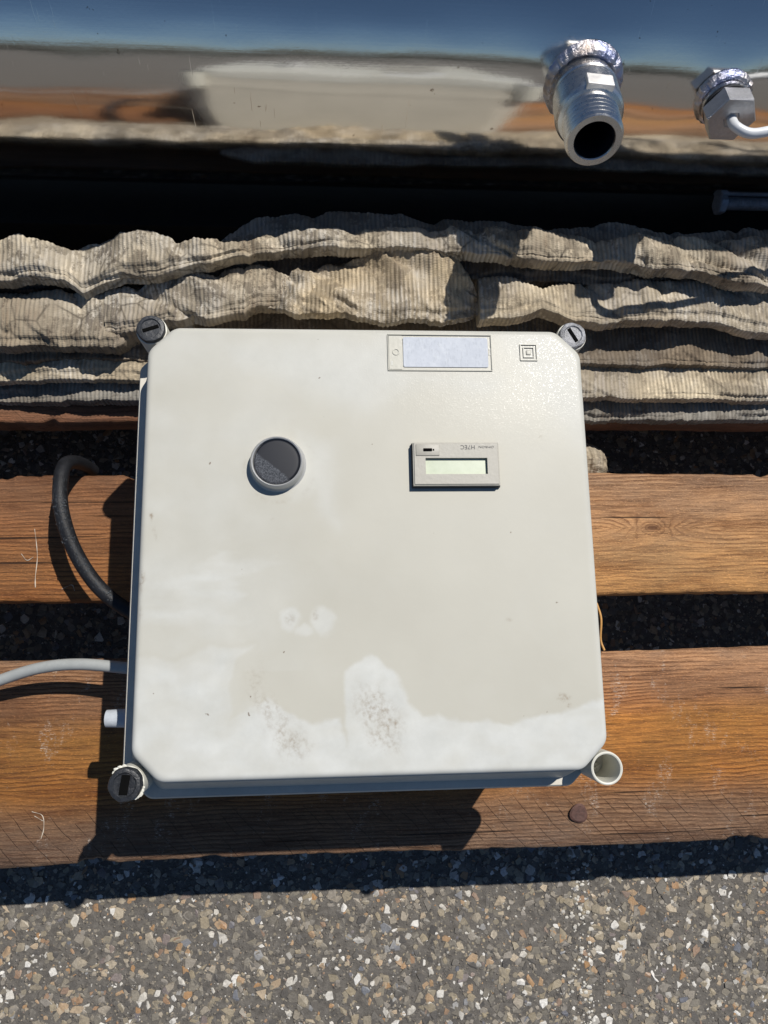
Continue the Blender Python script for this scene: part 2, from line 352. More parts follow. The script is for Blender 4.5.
def stones(n, x0, x1, y0, y1):
    tmpl = []
    for k in range(14):
        bm = bmesh.new(); rr = random.Random(k)
        for q in range(11):
            v = Vector((rr.gauss(0, 1), rr.gauss(0, 1), rr.gauss(0, 1))).normalized() * rr.uniform(.85, 1.1); v.z = min(v.z, .26 + .10 * v.x + .06 * v.y); bm.verts.new(v)
        h_ = bmesh.ops.convex_hull(bm, input=bm.verts[:]); bmesh.ops.delete(bm, geom=[g for g in h_['geom_interior'] if isinstance(g, bmesh.types.BMVert)], context='VERTS')
        bmesh.ops.triangulate(bm, faces=bm.faces[:]); bm.verts.index_update(); bm.verts.ensure_lookup_table()
        tmpl.append((np.array([v.co[:] for v in bm.verts]), np.array([[v.index for v in f.verts] for f in bm.faces]))); bm.free()
    V, Fc, off = [], [], 0
    for i in range(n):
        tv, tf = tmpl[rng.integers(14)]
        u = rng.random(); s = .0006 + .0013 * u + .0034 * u ** 5 
        if rng.random() < .02: s = rng.uniform(.0028, .0050)
        sc = s * np.array([rng.uniform(.75, 1.5), rng.uniform(.7, 1.1), rng.uniform(.45, .8)])
        a = rng.uniform(0, 2 * np.pi); ca, sa = np.cos(a), np.sin(a)
        q = tv * sc; q = np.stack([q[:, 0] * ca - q[:, 1] * sa, q[:, 0] * sa + q[:, 1] * ca, q[:, 2]], 1)
        tx, ty = rng.normal(0, .07, 2); q[:, 2] += q[:, 0] * tx + q[:, 1] * ty
        q += [rng.uniform(x0, x1), rng.uniform(y0, y1), -s * rng.uniform(-.02, .05)]
        V.append(q); Fc.append(tf + off); off += len(q)
    V = np.concatenate(V); Fc = np.concatenate(Fc)
    me = bpy.data.meshes.new('aggregate'); me.vertices.add(len(V)); me.vertices.foreach_set('co', V.reshape(-1).astype(np.float32))
    me.loops.add(Fc.size); me.loops.foreach_set('vertex_index', Fc.reshape(-1).astype(np.int32))
    me.polygons.add(len(Fc)); me.polygons.foreach_set('loop_start', np.arange(0, Fc.size, 3, dtype=np.int32)); me.update(calc_edges=True)
    return me
st = link('gravel', stones(62000, -.40, .52, -.26, .52), M_STONE, smooth=False)
tag(st, 'pale and tan stone chips bedded in the asphalt', 'gravel', kind='stuff')
# loose white chips along the joint in the asphalt
def chip(bm, c, s):
    r = bmesh.ops.create_icosphere(bm, subdivisions=1, radius=s)
    for v in r['verts']:
        v.co = Vector((v.co.x * random.uniform(.8, 1.3), v.co.y * random.uniform(.7, 1.1), v.co.z * .6)) + Vector(c)

bm = bmesh.new()
for k in range(150):
    yj = random.uniform(-.20, -.03); xj = .222 + .012 * yj + random.gauss(0, .0055); s_ = random.choice([.0007, .0010, .0014, .0019]) * random.uniform(.8, 1.25)
    chip(bm, (xj, yj, s_ * .25), s_)
jc = frombm('chippings', bm, simple('white_chipping', (.50, .48, .43), .7, 0, 500, .3, .0006), smooth=False, angle=20); tag(jc, 'loose whitish chips strewn along a crack in the asphalt', 'chippings', kind='stuff')

# ------------------------------------------------------------------ pallet
M_W1 = wood_mat('pine_front', 3.1, [(0, (.26, .155, .09)), (.030, (.29, .155, .075)), (.050, (.46, .180, .036)), (.085, (.54, .220, .045)), (.100, (.43, .19, .072)), (.142, (.48, .265, .135))], (.08, .028, .010), 330.0,
                sparkle=.8, kerf=(.9, 13.0, .6), kz=(0, .028, .040, .145), knots=((-.31, .05, .010),), xz=(-.26, .02, (.66, .68, .72)))
M_W2 = wood_mat('pine_middle', 8.6, [(.185, (.58, .285, .092)), (.215, (.57, .30, .115)), (.25, (.52, .28, .13)), (.283, (.44, .25, .13))], (.12, .050, .020), 310.0,
                sparkle=0, kerf=(.25, 14.0, .0), kz=(.18, .28, .30, .40), knots=((.255, .238, .007), (-.36, .22, .010)), xz=(-.12, .16, (.62, .50, .42)))
M_W3 = wood_mat('pine_back', 5.2, [(.325, (.28, .12, .055)), (.35, (.26, .13, .07)), (.47, (.24, .15, .09))], (.10, .045, .02), 200.0)
pallet = tag(empty('pallet', (0, 0, 0)), 'weathered orange-brown wooden pallet lying on the asphalt under the cream box', 'pallet')
def board(name, x0, x1, y0, y1, z0, z1, mat, parent, seed, amp=.0012):
    nx, q = 700, 26
    xs = np.linspace(x0, x1, nx); c = .0022
    prof = []
    for (a, b) in [(y0, z0), (y0, z1 - c), (y0 + c * .4, z1 - c * .35), (y0 + c, z1)]: prof.append((a, b))
    for k in range(1, 14): prof.append((y0 + c + (y1 - y0 - 2 * c) * k / 14, z1))
    for (a, b) in [(y1 - c, z1), (y1 - c * .4, z1 - c * .35), (y1, z1 - c), (y1, z0)]: prof.append((a, b))
    P = np.zeros((nx, len(prof), 3)); P[:, :, 0] = xs[:, None]
    for j, (a, b) in enumerate(prof):
        side = -1 if a < (y0 + y1) / 2 else 1
        e = min(1, max(0, 1 - min(a - y0, y1 - a) / .012))
        w_ = amp * fbm(xs * 14 + seed, side * 5 + seed, 0) * 2 + amp * .35 * fbm(xs * 110, side * 3 + seed + b * 40, 0) * 2
        chipd = np.clip(fbm(xs * 45, seed + side * 9, 0) - .28, 0, 1) * amp * 9
        P[:, j, 1] = a + e * (w_ - side * chipd * (b > z1 - .004)); P[:, j, 2] = b + (.0006 * fbm(xs * 12, a * 30 + seed) if b > z1 - .004 else 0)
        if b > z1 - .004: P[:, j, 2] -= e * chipd * .5
    bm = bmesh.new(); bm.from_mesh(grid_mesh('b', P, closed_v=True)); bm.verts.ensure_lookup_table(); n = len(prof)
    bm.faces.new([bm.verts[k] for k in range(n)]); bm.faces.new([bm.verts[(nx - 1) * n + k] for k in range(n)])
    return frombm(name, bm, mat, parent, angle=50)
X0, X1 = -.42, .62
b1 = board('top_board', X0, X1, 0, .1415, .122, .144, M_W1, pallet, 1.3); b1['label'] = 'wide wet front board with saw marks and painted wet glints'
b2 = board('top_board', X0, X1, .185, .2825, .122, .144, M_W2, pallet, 4.3); b2['label'] = 'narrower middle board'
b3 = board('top_board', X0, X1, .325, .470, .122, .144, M_W3, pallet, 8.3)
M_BLK = simple('pallet_block_wood', (.12, .07, .04), .8, 0, 60, .4, .001)
for (xa, xb) in ((-.42, -.35), (.545, .62)):
    bm = bmesh.new(); add_box(bm, xa, xb, 0.004, .468, .1, .1215, .001); frombm('stringer_board', bm, M_BLK, pallet)
    for (ya, yb) in ((0.006, .14), (.19, .28), (.33, .465)):
        bm = bmesh.new(); add_box(bm, xa, xb, ya, yb, .0225, .0995, .002); frombm('block', bm, M_BLK, pallet)
for (ya, yb) in ((0.003, .1), (.185, .285), (.37, .468)):
    bm = bmesh.new(); add_box(bm, -.42, .62, ya, yb, .002, .022, .001)
    frombm('bottom_board', bm, M_BLK, pallet) if ya > .3 else bm.free()
nail = lathe('nail', [(-.004, .003), (0, .0045), (.0004, .0066), (.0014, .0069), (.0022, .0055), (.0019, 0)], (.1794, .023, .144), (0.1, -.05, 1), M_RUST, pallet, 20,
             fn=lambda k, a, r, s: (r * (1 + .07 * math.sin(3 * a + 1)), s))

M_FIB = simple('pale_fibre', (.50, .44, .36), .8)
for pts in ([(-.228, .2405, 0), (-.226, .2300, 0), (-.2245, .2180, 0), (-.2250, .2040, 0), (-.2245, .1960, 0)], [(-.2365, .2215, 0), (-.232, .2165, 0), (-.2275, .2190, 0)], [(-.194, .2120, 0), (-.1895, .2165, 0), (-.1875, .2100, 0)],
            [(-.205, .1945, 0), (-.198, .1975, 0), (-.1955, .1930, 0)], [(-.2165, .0365, 0), (-.209, .0335, 0), (-.2075, .0250, 0), (-.209, .0180, 0)], [(-.2145, .0335, 0), (-.2085, .0300, 0)]):
    tube('pale_fibre', [(a_, b_, .1443) for a_, b_, c_ in pts], .00024, M_FIB, pallet, 6, 8, rough=.8)

# ------------------------------------------------------------------ enclosure box
BX, BY, ZT = .0203, .2056, .3073
HW, HL = .1274, .1264
box = tag(empty('enclosure_box', (BX, BY, .1442)), 'cream plastic electrical enclosure box with water stained lid, lying on the pallet', 'electrical box')
def outline(x0, x1, y0, y1, ch, r, n_per=6, fine=0):
    """chamfered rectangle with rounded corners, ccw, list of (x,y)"""
    c = [(x0 + ch, y0), (x1 - ch, y0), (x1, y0 + ch), (x1, y1 - ch), (x1 - ch, y1), (x0 + ch, y1), (x0, y1 - ch), (x0, y0 + ch)]
    out = []
    for i in range(8):
        p, a, b = Vector(c[i]), Vector(c[i - 1]), Vector(c[(i + 1) % 8])
        pa, pb = p + (a - p).normalized() * r, p + (b - p).normalized() * r
        for k in range(n_per + 1):
            t = k / n_per; out.append((1 - t) ** 2 * pa + 2 * t * (1 - t) * p + t * t * pb)
    if fine:
        res = []
        for i in range(len(out)):
            a, b = out[i], out[(i + 1) % len(out)]; m = max(1, int((b - a).length / fine))
            for k in range(m): res.append(a.lerp(b, k / m))
        out = res
    return np.array([q[:] for q in out])
o = outline(-HW, HW, -HL, HL, .0145, .004, 6, .0011)
def shrink(d, dx=0, dy=0):
    s = np.array([1 - d / HW, 1 - d / HL]); return o * s + [dx, dy]
loops = []
for k in range(1, 130): loops.append((o * (k / 130.0) * (1 - .0035 / HW), .3073 + .0003 * (1 - (k / 130) ** 4)))
fr = .0035
for k in range(0, 9):
    a = k / 8 * math.pi / 2; loops.append((shrink(fr * (1 - math.sin(a))), ZT - fr * (1 - math.cos(a))))
loops += [(shrink(-.0004), ZT - .008), (shrink(-.0012), ZT - .0165)]
P = np.zeros((len(loops), len(o), 3))
for i, (q, z) in enumerate(loops): P[i, :, :2] = q + [BX, BY]; P[i, :, 2] = z
me = grid_mesh('lid', P, closed_v=True, flip=False)
# ---- stain map, with one painted glare zone, in the lid's own millimetres
lx = (P[:, :, 0] - BX).reshape(-1) * 1000; ly = (P[:, :, 1] - BY).reshape(-1) * 1000
def sdf(poly, x, y):
    d = np.full(x.shape, 1e9); ins = np.zeros(x.shape, bool); n = len(poly)
    for i in range(n):
        ax, ay = poly[i]; bx, by = poly[(i + 1) % n]; ex, ey = bx - ax, by - ay
        t = np.clip(((x - ax) * ex + (y - ay) * ey) / (ex * ex + ey * ey + 1e-9), 0, 1)
        d = np.minimum(d, np.hypot(x - ax - t * ex, y - ay - t * ey))
        c = ((ay > y) != (by > y)) & (x < (bx - ax) * (y - ay) / (by - ay + 1e-12) + ax); ins ^= c
    return np.where(ins, -d, d)
W1 = [(-87, 117), (17, 122), (20, 99), (77, 94), (70, 89), (34, 94), (17, 90), (-1, 77), (-25, 81), (-49, 92), (-80, 102)]
W2 = [(-42, 63), (-22, 56), (-20, 31), (-19, 7), (-27, 14), (-32, 28), (-45, 23), (-47, 28)]
W3 = [(-132, -20), (-97, -15), (-85, -6), (-48, -11), (-62, -16), (-74, -22), (-68, -29), (-77, -38), (-64, -45), (-87, -48), (-132, -41)]
W4 = [(-129, -61), (-105, -64), (-87, -57), (-64, -58), (-74, -65), (-77, -80), (-76, -95), (-64, -88), (-56, -85), (-42, -93), (-32, -98), (-19, -96), (-15, -109), (-16, -81), (-14, -71), (-1, -63), (13, -74), (19, -88), (26, -96), (35, -96), (55, -100), (74, -101), (101, -96), (134, -86), (134, -137), (-132, -137)]
W_GLARE = [(79, 126), (133, 127), (128, 56), (111, 70), (98, 92)]  # soft glare at the far right edge, painted in as a pale zone
wx = lx + 2.5 * fbm(lx / 9, ly / 9, 1) + 1.0 * fbm(lx / 2.5, ly / 2.5, 5); wy = ly + 2.5 * fbm(lx / 9, ly / 9, 9) + 1.0 * fbm(lx / 2.5, ly / 2.5, 8)
sxx = lx + 9 * fbm(lx / 20, ly / 3.2, 21)
def lay(poly, soft, x, y): return 1 / (1 + np.exp(np.clip(sdf(poly, x, y) / soft * 2.2, -30, 30)))
light = .62 * lay(W1, 9, wx, wy)
light = np.maximum(light, .50 * lay(W2, 5, wx, wy))
light = np.maximum(light, .85 * lay(W3, 5, sxx, wy + 1.5 * fbm(lx / 8, ly / 2, 3)) * (.75 + .5 * fbm(lx / 18, ly / 4, 17)))
d4 = sdf(W4, wx, wy); w4soft = np.where(lx < -60, 6.0, 1.6)
light = np.maximum(light, 1 / (1 + np.exp(np.clip(d4 / w4soft * 2.2, -30, 30))) * np.where(lx < -60, .82 + .5 * fbm(lx / 16, ly / 9, 14), .90 + .35 * fbm(lx / 11, ly / 6, 15)))
light = np.maximum(light, .55 * lay(W_GLARE, 10, wx, wy))
light = np.maximum(light, np.clip(.30 + .35 * fbm(lx / 30, ly / 22, 6), 0, .6) * (1 / (1 + np.exp((lx + 48) / 9))) * (ly > -70))
rim_l = np.minimum(HW * 1000 - np.abs(lx), HL * 1000 - np.abs(ly)); light = np.maximum(light, .55 * np.exp(-(rim_l / 3.0) ** 2))
for (cx, cy, rx, ry, am) in ((-45, -43, 6, 6.5, .75), (-27, -44, 6, 7, .7), (-37, -50, 5, 3, .6)):
    e = np.hypot((wx - cx) / rx, (wy - cy) / ry); light = np.maximum(light, am / (1 + np.exp((e - 1) * 8)))
d = d4
dark = np.clip(1 - light + .10 * fbm(lx / 12, ly / 12, 31), 0, 1)
dark = np.clip(dark + .10 * np.exp(-((d4 - 1.6) / 1.3) ** 2) - .12 * np.exp(-((d4 + 1.0) / .9) ** 2), 0, 1)
dirt = np.zeros_like(lx)
for pl, amt in (([(-64, -80), (-53, -86), (-34, -108), (-38, -116), (-48, -114), (-56, -99)], .85), ([(-8, -81), (3, -81), (14, -97), (12, -113), (0, -109), (-10, -93)], .8), ([(-66, -70), (-60, -68), (-61, -84), (-66, -84)], .45)):
    dd = sdf(pl, wx, wy); dirt = np.maximum(dirt, amt / (1 + np.exp(np.clip(dd / 1.6, -30, 30))) * (.5 + 1.0 * fbm(lx / 2 + ly / 3, ly / 9 - lx / 4, 3)))
for (cx, cy, rx, ry) in ((-45, -43, 2.5, 3), (-31, -41, 1.5, 3)):
    e = np.hypot((lx - cx) / rx, (ly - cy) / ry); dirt = np.maximum(dirt, .4 / (1 + np.exp((e - 1) * 6)))
e = np.abs(np.hypot(lx + 51, ly - 42) - 20); dirt = np.maximum(dirt, .22 * np.exp(-(e / 1.2) ** 2) * np.clip(fbm(lx / 5, ly / 5, 6) * 3 + .2, 0, 1))
for (cx, cy, rx, ry, am) in ((-121, 15, .8, 2, 1), (-125, -22, 1.0, 5, .8), (-125, -38, .8, 3, .5), (104, -88, 2.5, 1.2, .9), (106, -92, 1, 1, .9), (76, -46, 2, 1, .4), (-119, 4, 1, 3, .4), (101, 60, .8, .8, .8), (-55, 12, .6, 1, .6)):
    e = np.hypot((wx - cx) / rx, (wy - cy) / ry); dirt = np.maximum(dirt, am / (1 + np.exp((e - 1) * 5)))
wet = 1 / (1 + np.exp(-(lx - 20 + (ly - 60) * .6) / 14)) * 1 / (1 + np.exp(-(ly - 72) / 10))
wear_glare = np.stack([dark, np.clip(dirt, 0, 1), np.clip(wet, 0, 1), np.ones_like(dark)], 1).astype(np.float32)
ca = me.color_attributes.new('wear_glare', 'FLOAT_COLOR', 'POINT'); ca.data.foreach_set('color', wear_glare.reshape(-1))
bm = bmesh.new(); bm.from_mesh(me); bm.verts.ensure_lookup_table()
bm.faces.new([bm.verts[k] for k in range(len(o))])
lid = frombm('lid', bm, M_LID, box, angle=70)

def loftpoly(name, levels, mat, parent, cap=True, angle=35):
    bm = bmesh.new(); rings = []
    for q, z in levels: rings.append([bm.verts.new((x, y, z)) for x, y in q])
    n = len(rings[0])
    for A, B in zip(rings, rings[1:]):
        for i in range(n): bm.faces.new((A[i], A[(i + 1) % n], B[(i + 1) % n], B[i]))
    if cap: bm.faces.new(rings[0]); bm.faces.new(rings[-1])
    return frombm(name, bm, mat, parent, angle=angle)
def ol(l, r, f, b, ch, rr=.003): return outline(BX - HW - l, BX + HW + r, BY - HL - f, BY + HL + b, ch, rr)
# lid skirt flares to a flange, base hangs below
loftpoly('lid_skirt', [(ol(.0012, .0008, .0022, .0008, .0150), .2925), (ol(.0030, .0006, .0040, .0006, .0160), .2890), (ol(.0062, .0004, .0078, .0004, .0165), .2785)], M_GREY, box)
loftpoly('base_shell', [(ol(.0108, .0016, .0118, .0004, .0150), .2782), (ol(.0116, .0018, .0128, .0006, .0150), .2768), (ol(.0116, .0018, .0128, .0006, .0150), .2690),
                        (ol(.0080, .0000, .0095, .0000, .0150), .2684), (ol(.0050, -.002, .0060, -.002, .0150), .1450)], M_GREY, box)
def post(dx, dy, r_in, capmat, capr, caph, slot_ang, lbl, slotw=.0022, slotl=.0095, tilt=(0, 0)):
    x, y = BX + dx, BY + dy
    t = lathe('screw_post', [(-.034, 0), (-.034, .0086), (-.002, .0090), (0, .0088), (.0003, .0082), (0, .0075), (-.002, r_in), (-.026, r_in - .0004), (-.026, 0)], (x, y, .3022), (tilt[0], tilt[1], 1), M_LIDP, box, 48)
    if lbl: t['label'] = lbl
    if capmat:
        prof = [(-.012, capr * .98), (caph - .0012, capr), (caph - .0003, capr - .0005), (caph, capr - .0014), (caph + .0001, capr - .0024), (caph - .0007, capr - .0030), (caph - .0007, 0)]
        rng_ = random.Random(int(slot_ang * 10))
        c = lathe('screw_cap', prof, (x, y, .3022), (tilt[0], tilt[1], 1), capmat, t, 40, fn=lambda k, a, r, s: (r * (1 + .02 * math.sin(5 * a + k) + .012 * math.sin(11 * a)), s))
        bm = bmesh.new(); add_box(bm, -slotl / 2, slotl / 2, -slotw / 2, slotw / 2, -.0004, .0003, .0002, 1)
        for v in bm.verts: v.co.y += .0003 * math.sin(v.co.x * 900)
        bmesh.ops.transform(bm, matrix=Matrix.Translation((x, y, .3022 + caph - .0005)) @ Matrix.Rotation(slot_ang, 4, 'Z'), verts=bm.verts)
        frombm('slot', bm, M_SLOT, t)
    return t
M_LIDP = simple('cream_plastic', (.60, .59, .52), .45, 0, 120, .06)
post(-.1265, .1260, .0078, M_CAP, .0083, .0032, R(22), 'post at the far left with a black slotted screw cap')
post(.1240, .1245, .0076, M_CAPG, .0082, .0030, R(-58), 'post at the far right with a greyed slotted screw cap')
post(-.1295, -.1265, .0080, M_CAP, .0086, .0055, R(86), 'post at the near left with a raised black screw cap and chipped rim', .0044, .0100)
tb = post(.1272, -.1262, .0073, None, 0, 0, 0, 'open empty screw post without its cap')
bm = bmesh.new()
for k in range(26):
    a = random.uniform(0, 6.28); r_ = random.uniform(0, .0055); chip(bm, (BX + .1272 + r_ * math.cos(a), BY - .1262 + r_ * math.sin(a) - .001, .2775), random.uniform(.0005, .0013))
frombm('grit', bm, M_LIDP, tb)
# chipped rim bits round the near-left post
bm = bmesh.new()
for (ang, s) in ((-.65, .0017), (-.45, .0013), (-.85, .0014), (2.0, .0015), (2.25, .0018), (1.75, .0013), (-.25, .0010), (2.45, .0012), (-1.0, .001)):
    chip(bm, (BX - .1295 + .0088 * math.cos(ang), BY - .1265 + .0088 * math.sin(ang), .3025), s)
frombm('chipped_rim', bm, M_LIDP, box)

# push button
b0 = Vector((BX - .0522, BY + .0435, ZT - .0012))
btn = lathe('push_button', [(0, .0156), (.0015, .0160), (.0022, .0152), (.0030, .0148), (.0072, .0150), (.0090, .0144), (.0096, .0139), (.0092, .0133), (.0078, .0130), (.0070, .0129)], b0, (0, 0, 1), M_MACHB := simple('satin_silver_ring', (.42, .42, .41), .4, .3, 500, .06), box, 72)
def btn_cap():
    t = NT('button_cap'); v = t.coord((1, 1, 1)); s = t.n('SeparateXYZ', {'Vector': v})
    # dried dust on the near-left segment
    q = t.math('ADD', t.math('MULTIPLY', t.math('SUBTRACT', s.outputs[0], b0.x), -.62), t.math('MULTIPLY', t.math('SUBTRACT', s.outputs[1], b0.y), -.78))
    q = t.math('ADD', q, t.math('MULTIPLY', t.math('SUBTRACT', t.noise(v, 160, 3), .5), .004))
    m = t.ramp(t.math('MULTIPLY', q, 100.0), [(.28, 0.0), (.36, 1.0)])
    sp = t.ramp(t.noise(v, 1500, 2), [(.4, (.03, .033, .04)), (.65, (.10, .108, .122))])
    return t.set(color=t.mix(m, (.012, .014, .02), sp), rough=t.ramp(m, [(0, .5), (1, .8)]), spec=.3)
lathe('button_cap', [(.0060, .0128), (.0080, .0127), (.0086, .0119), (.0088, .0095), (.0086, 0)], b0, (0, 0, 1), btn_cap(), btn, 64)

# digital counter
counter = empty('digital_counter', (0, 0, 0)); counter.parent = box; counter.location = Vector((0, 0, 0))
counter.parent = None; bpy.data.objects.remove(counter)
cx0, cx1, cy0, cy1 = BX + .0241, BX + .0732, BY + .0300, BY + .0550
bm = bmesh.new(); add_box(bm, cx0 - .0006, cx1 + .0008, cy0 - .0006, cy1 + .0004, ZT + .0002, ZT + .0026, .0004)
gask = frombm('counter_module', bm, M_GASKET, box); gask['label'] = 'small digital counter with a blank display, mounted upside down'
Z1 = ZT + .0062
lx0, lx1, ly0, ly1 = cx0 + .0070, cx1 - .0068, cy0 + .0064, cy1 - .0092
def rect_ring(bm, o4, i4, z0, z1):
    O = [[bm.verts.new((x, y, z)) for x, y in o4] for z in (z0, z1)]; I = [[bm.verts.new((x, y, z)) for x, y in i4] for z in (z0, z1)]
    for k in range(4):
        j = (k + 1) % 4
        bm.faces.new((O[0][k], O[0][j], O[1][j], O[1][k])); bm.faces.new((I[0][k], I[0][j], I[1][j], I[1][k]))
        bm.faces.new((O[1][k], O[1][j], I[1][j], I[1][k])); bm.faces.new((O[0][k], O[0][j], I[0][j], I[0][k]))
bm = bmesh.new()
rect_ring(bm, [(cx0, cy0), (cx1, cy0), (cx1, cy1), (cx0, cy1)], [(lx0, ly0), (lx1, ly0), (lx1, ly1), (lx0, ly1)], ZT + .0027, Z1)
bmesh.ops.bevel(bm, geom=[e for e in bm.edges if all(abs(v.co.z - Z1) < 1e-6 for v in e.verts) and (abs(e.verts[0].co.x - cx0) < 1e-6 or abs(e.verts[0].co.x - cx1) < 1e-6) and (abs(e.verts[1].co.x - cx0) < 1e-6 or abs(e.verts[1].co.x - cx1) < 1e-6)], offset=.0007, segments=3, affect='EDGES')
bez = frombm('bezel', bm, M_BEZEL, gask)
t = NT('lcd_screen'); M_LCD = t.set(color=t.ramp(t.noise(t.coord(), 200, 3), [(.3, (.43, .48, .36)), (.7, (.49, .54, .42))]), rough=.3, coat=.3)
bm = bmesh.new(); add_box(bm, lx0 + .0001, lx1 - .0001, ly0 + .0001, ly1 - .0001, ZT + .003, Z1 - .0022); frombm('display', bm, M_LCD, gask)
bm = bmesh.new(); add_box(bm, cx0 + .0016, cx0 + .0150, cy1 - .0080, cy1 - .0012, Z1 - .0002, Z1 + .0006, .0004); rb = frombm('reset_key', bm, M_BEZEL, gask)
bm = bmesh.new(); add_box(bm, cx0 + .0058, cx0 + .0108, cy1 - .0055, cy1 - .0038, Z1 + .0006, Z1 + .0009, .0003)
for k in range(2): add_box(bm, cx0 + .0100 + k * .0012, cx0 + .0108 + k * .0012, cy1 - .0052 , cy1 - .0041, Z1 + .0006, Z1 + .00085, .0001, 1)
gk = frombm('key_mark', bm, M_SLOT, gask)
def text(name, s, loc, size, rz, mat, parent, ext=.00005, sx=1.0):
    cu = bpy.data.curves.new(name, 'FONT'); cu.body = s; cu.size = size; cu.extrude = ext; cu.align_x = 'CENTER'; cu.align_y = 'CENTER'; cu.space_character = 1.05
    ob = bpy.data.objects.new(name, cu); C.objects.link(ob)
    dg = bpy.context.evaluated_depsgraph_get(); me = bpy.data.meshes.new_from_object(ob.evaluated_get(dg)); bpy.data.objects.remove(ob)
    me.transform(Matrix.Translation(loc) @ Matrix.Rotation(rz, 4, 'Z') @ Matrix.Diagonal((sx, 1, 1, 1)))
    return link(name, me, mat, parent, False)
text('lettering', 'H7EC', (cx1 - .0178, cy1 - .0029, Z1 + .0001), .0034, math.pi, M_INK, gask, sx=1.0)
text('lettering', 'OMRON', (cx1 - .0072, cy1 - .0028, Z1 + .0001), .0019, math.pi, M_INK, gask, sx=1.2)

# rating sticker in its clear raised frame, square-in-square mark
t = NT('sticker_foil'); v = t.coord(); n = t.noise(v, 260, 4, .65); nn = t.noise(v, 70, 3)
prn = t.noise(t.coord((900, 260, 1)), 1.0, 3, .7)
M_STK = t.set(color=t.mix(t.ramp(prn, [(.56, 0.0), (.62, .22)]), t.ramp(n, [(.3, (.45, .48, .53)), (.55, (.49, .52, .57)), (.7, (.53, .56, .60))]), (.25, .27, .30)), rough=t.ramp(nn, [(.3, .55), (.7, .75)]), spec=.25, normal=t.bump(n, .0001))
def rounded_rect(bm, x0, x1, y0, y1, z0, z1, r):
    pts = []
    for cxx, cyy, a0 in ((x1 - r, y1 - r, 0), (x0 + r, y1 - r, 90), (x0 + r, y0 + r, 180), (x1 - r, y0 + r, 270)):
        for k in range(6):
            a = R(a0 + 18 * k); pts.append((cxx + r * math.cos(a), cyy + r * math.sin(a)))
    A = [bm.verts.new((x, y, z0)) for x, y in pts]; B = [bm.verts.new((x, y, z1)) for x, y in pts]
    for i in range(len(pts)): j = (i + 1) % len(pts); bm.faces.new((A[i], A[j], B[j], B[i]))
    bm.faces.new(B); bm.faces.new(A)
zl = ZT + .0003
bm = bmesh.new(); rounded_rect(bm, BX + .0205, BX + .0708, BY + .1022, BY + .1207, zl, zl + .0004, .001)
frombm('rating_sticker', bm, M_STK, box)
t = NT('clear_sleeve'); M_SLV = t.set(color=(.47, .46, .40), rough=.45, spec=.35, normal=t.bump(t.noise(t.coord(), 300, 3), .0002))
bm = bmesh.new()
fx0, fx1, fy0, fy1 = BX + .0112, BX + .0732, BY + .0998, BY + .1226
for (a, b, c_, d_) in ((fx0, fx1, fy1 - .0006, fy1), (fx0, fx1, fy0, fy0 + .0006), (fx0, fx0 + .0006, fy0 + .0008, fy1 - .0008), (fx1 - .0006, fx1, fy0 + .0008, fy1 - .0008)):
    add_box(bm, a, b, c_, d_, zl, zl + .0006, .0002, 1)
sl_ = frombm('sticker_frame', bm, M_SLV, box)
bm = bmesh.new(); add_box(bm, fx0 + .0009, BX + .0198, fy0 + .001, fy1 - .001, zl - .0001, zl + .0002)
frombm('sticker_tab', bm, M_SLV, box)
lathe('tab_ring', [(0, .0022), (.0004, .0021), (.0004, .0015), (0, .0014)], (fx0 + .0050, BY + .1115, zl + .0002), (0, 0, 1), M_SLV, box, 24)
text('print_line', 'IIIIII', (fx0 + .0025, BY + .1045, zl + .0003), .0016, R(90), simple('pale_ink', (.8, .8, .76), .5), box)
text('print_line', 'III II IIII', (BX + .0720, BY + .1120, zl + .0003), .0014, R(90), bpy.data.materials['pale_ink'], box)
bm = bmesh.new(); sx_, sy_ = BX + .0953, BY + .1118
for h_, w_ in ((.0052, .0006), (.0033, .0005), (.0014, .0014)):
    if h_ > .002:
        for (a, b, c_, d_) in ((-h_, h_, h_ - w_, h_), (-h_, h_, -h_, -h_ + w_), (-h_, -h_ + w_, -h_ + w_, h_ - w_), (h_ - w_, h_, -h_ + w_, h_ - w_)):
            add_box(bm, sx_ + a, sx_ + b, sy_ + c_, sy_ + d_, zl, zl + .0006)
    else: add_box(bm, sx_ - h_, sx_ + h_, sy_ - h_, sy_ + h_, zl, zl + .0004, .0003)
frombm('double_square_mark', bm, M_SLV, box)

# cable gland on the left wall and the two cables
gl = lathe('cable_gland', [(-.004, .0105), (.0005, .0105), (.003, .0100), (.0035, .0072), (.0085, .0072), (.0095, .0060), (.0300, .0052), (.0305, .0040), (.024, .0038), (.024, 0)],
           (BX - HW - .0035, .1068, .236), (-1, 0, 0), simple('white_gland', (.42, .45, .49), .4), box, 28,
           fn=lambda k, a, r, s: (r * (1 + (.05 * math.cos(6 * a) if 0 < k < 5 else 0)), s))
blk = tube('black_cable', [(-.1925, .2900, .128), (-.1935, .2900, .146), (-.1955, .2880, .163), (-.1968, .2825, .176), (-.1962, .2700, .184), (-.1930, .2480, .189), (-.1853, .2225, .186), (-.1718, .1985, .181), (-.1560, .1825, .178), (-.135, .170, .178), (-.118, .165, .178)], .0052, M_RUBBER, box, 24, 20)
blk.name = 'black_cable'; blk['label'] = 'thick wet black rubber cable arching out of the box side'
gry = tube('grey_cable', [(-.60, .02, .147), (-.45, .055, .149), (-.34, .092, .152), (-.27, .1165, .160), (-.235, .1290, .169), (-.2049, .1371, .177), (-.1762, .1392, .182), (-.1428, .1360, .185), (-.118, .134, .187)], .0040, M_PVC, box, 24, 16)
gry['label'] = 'thin light grey cable leaving the box side'
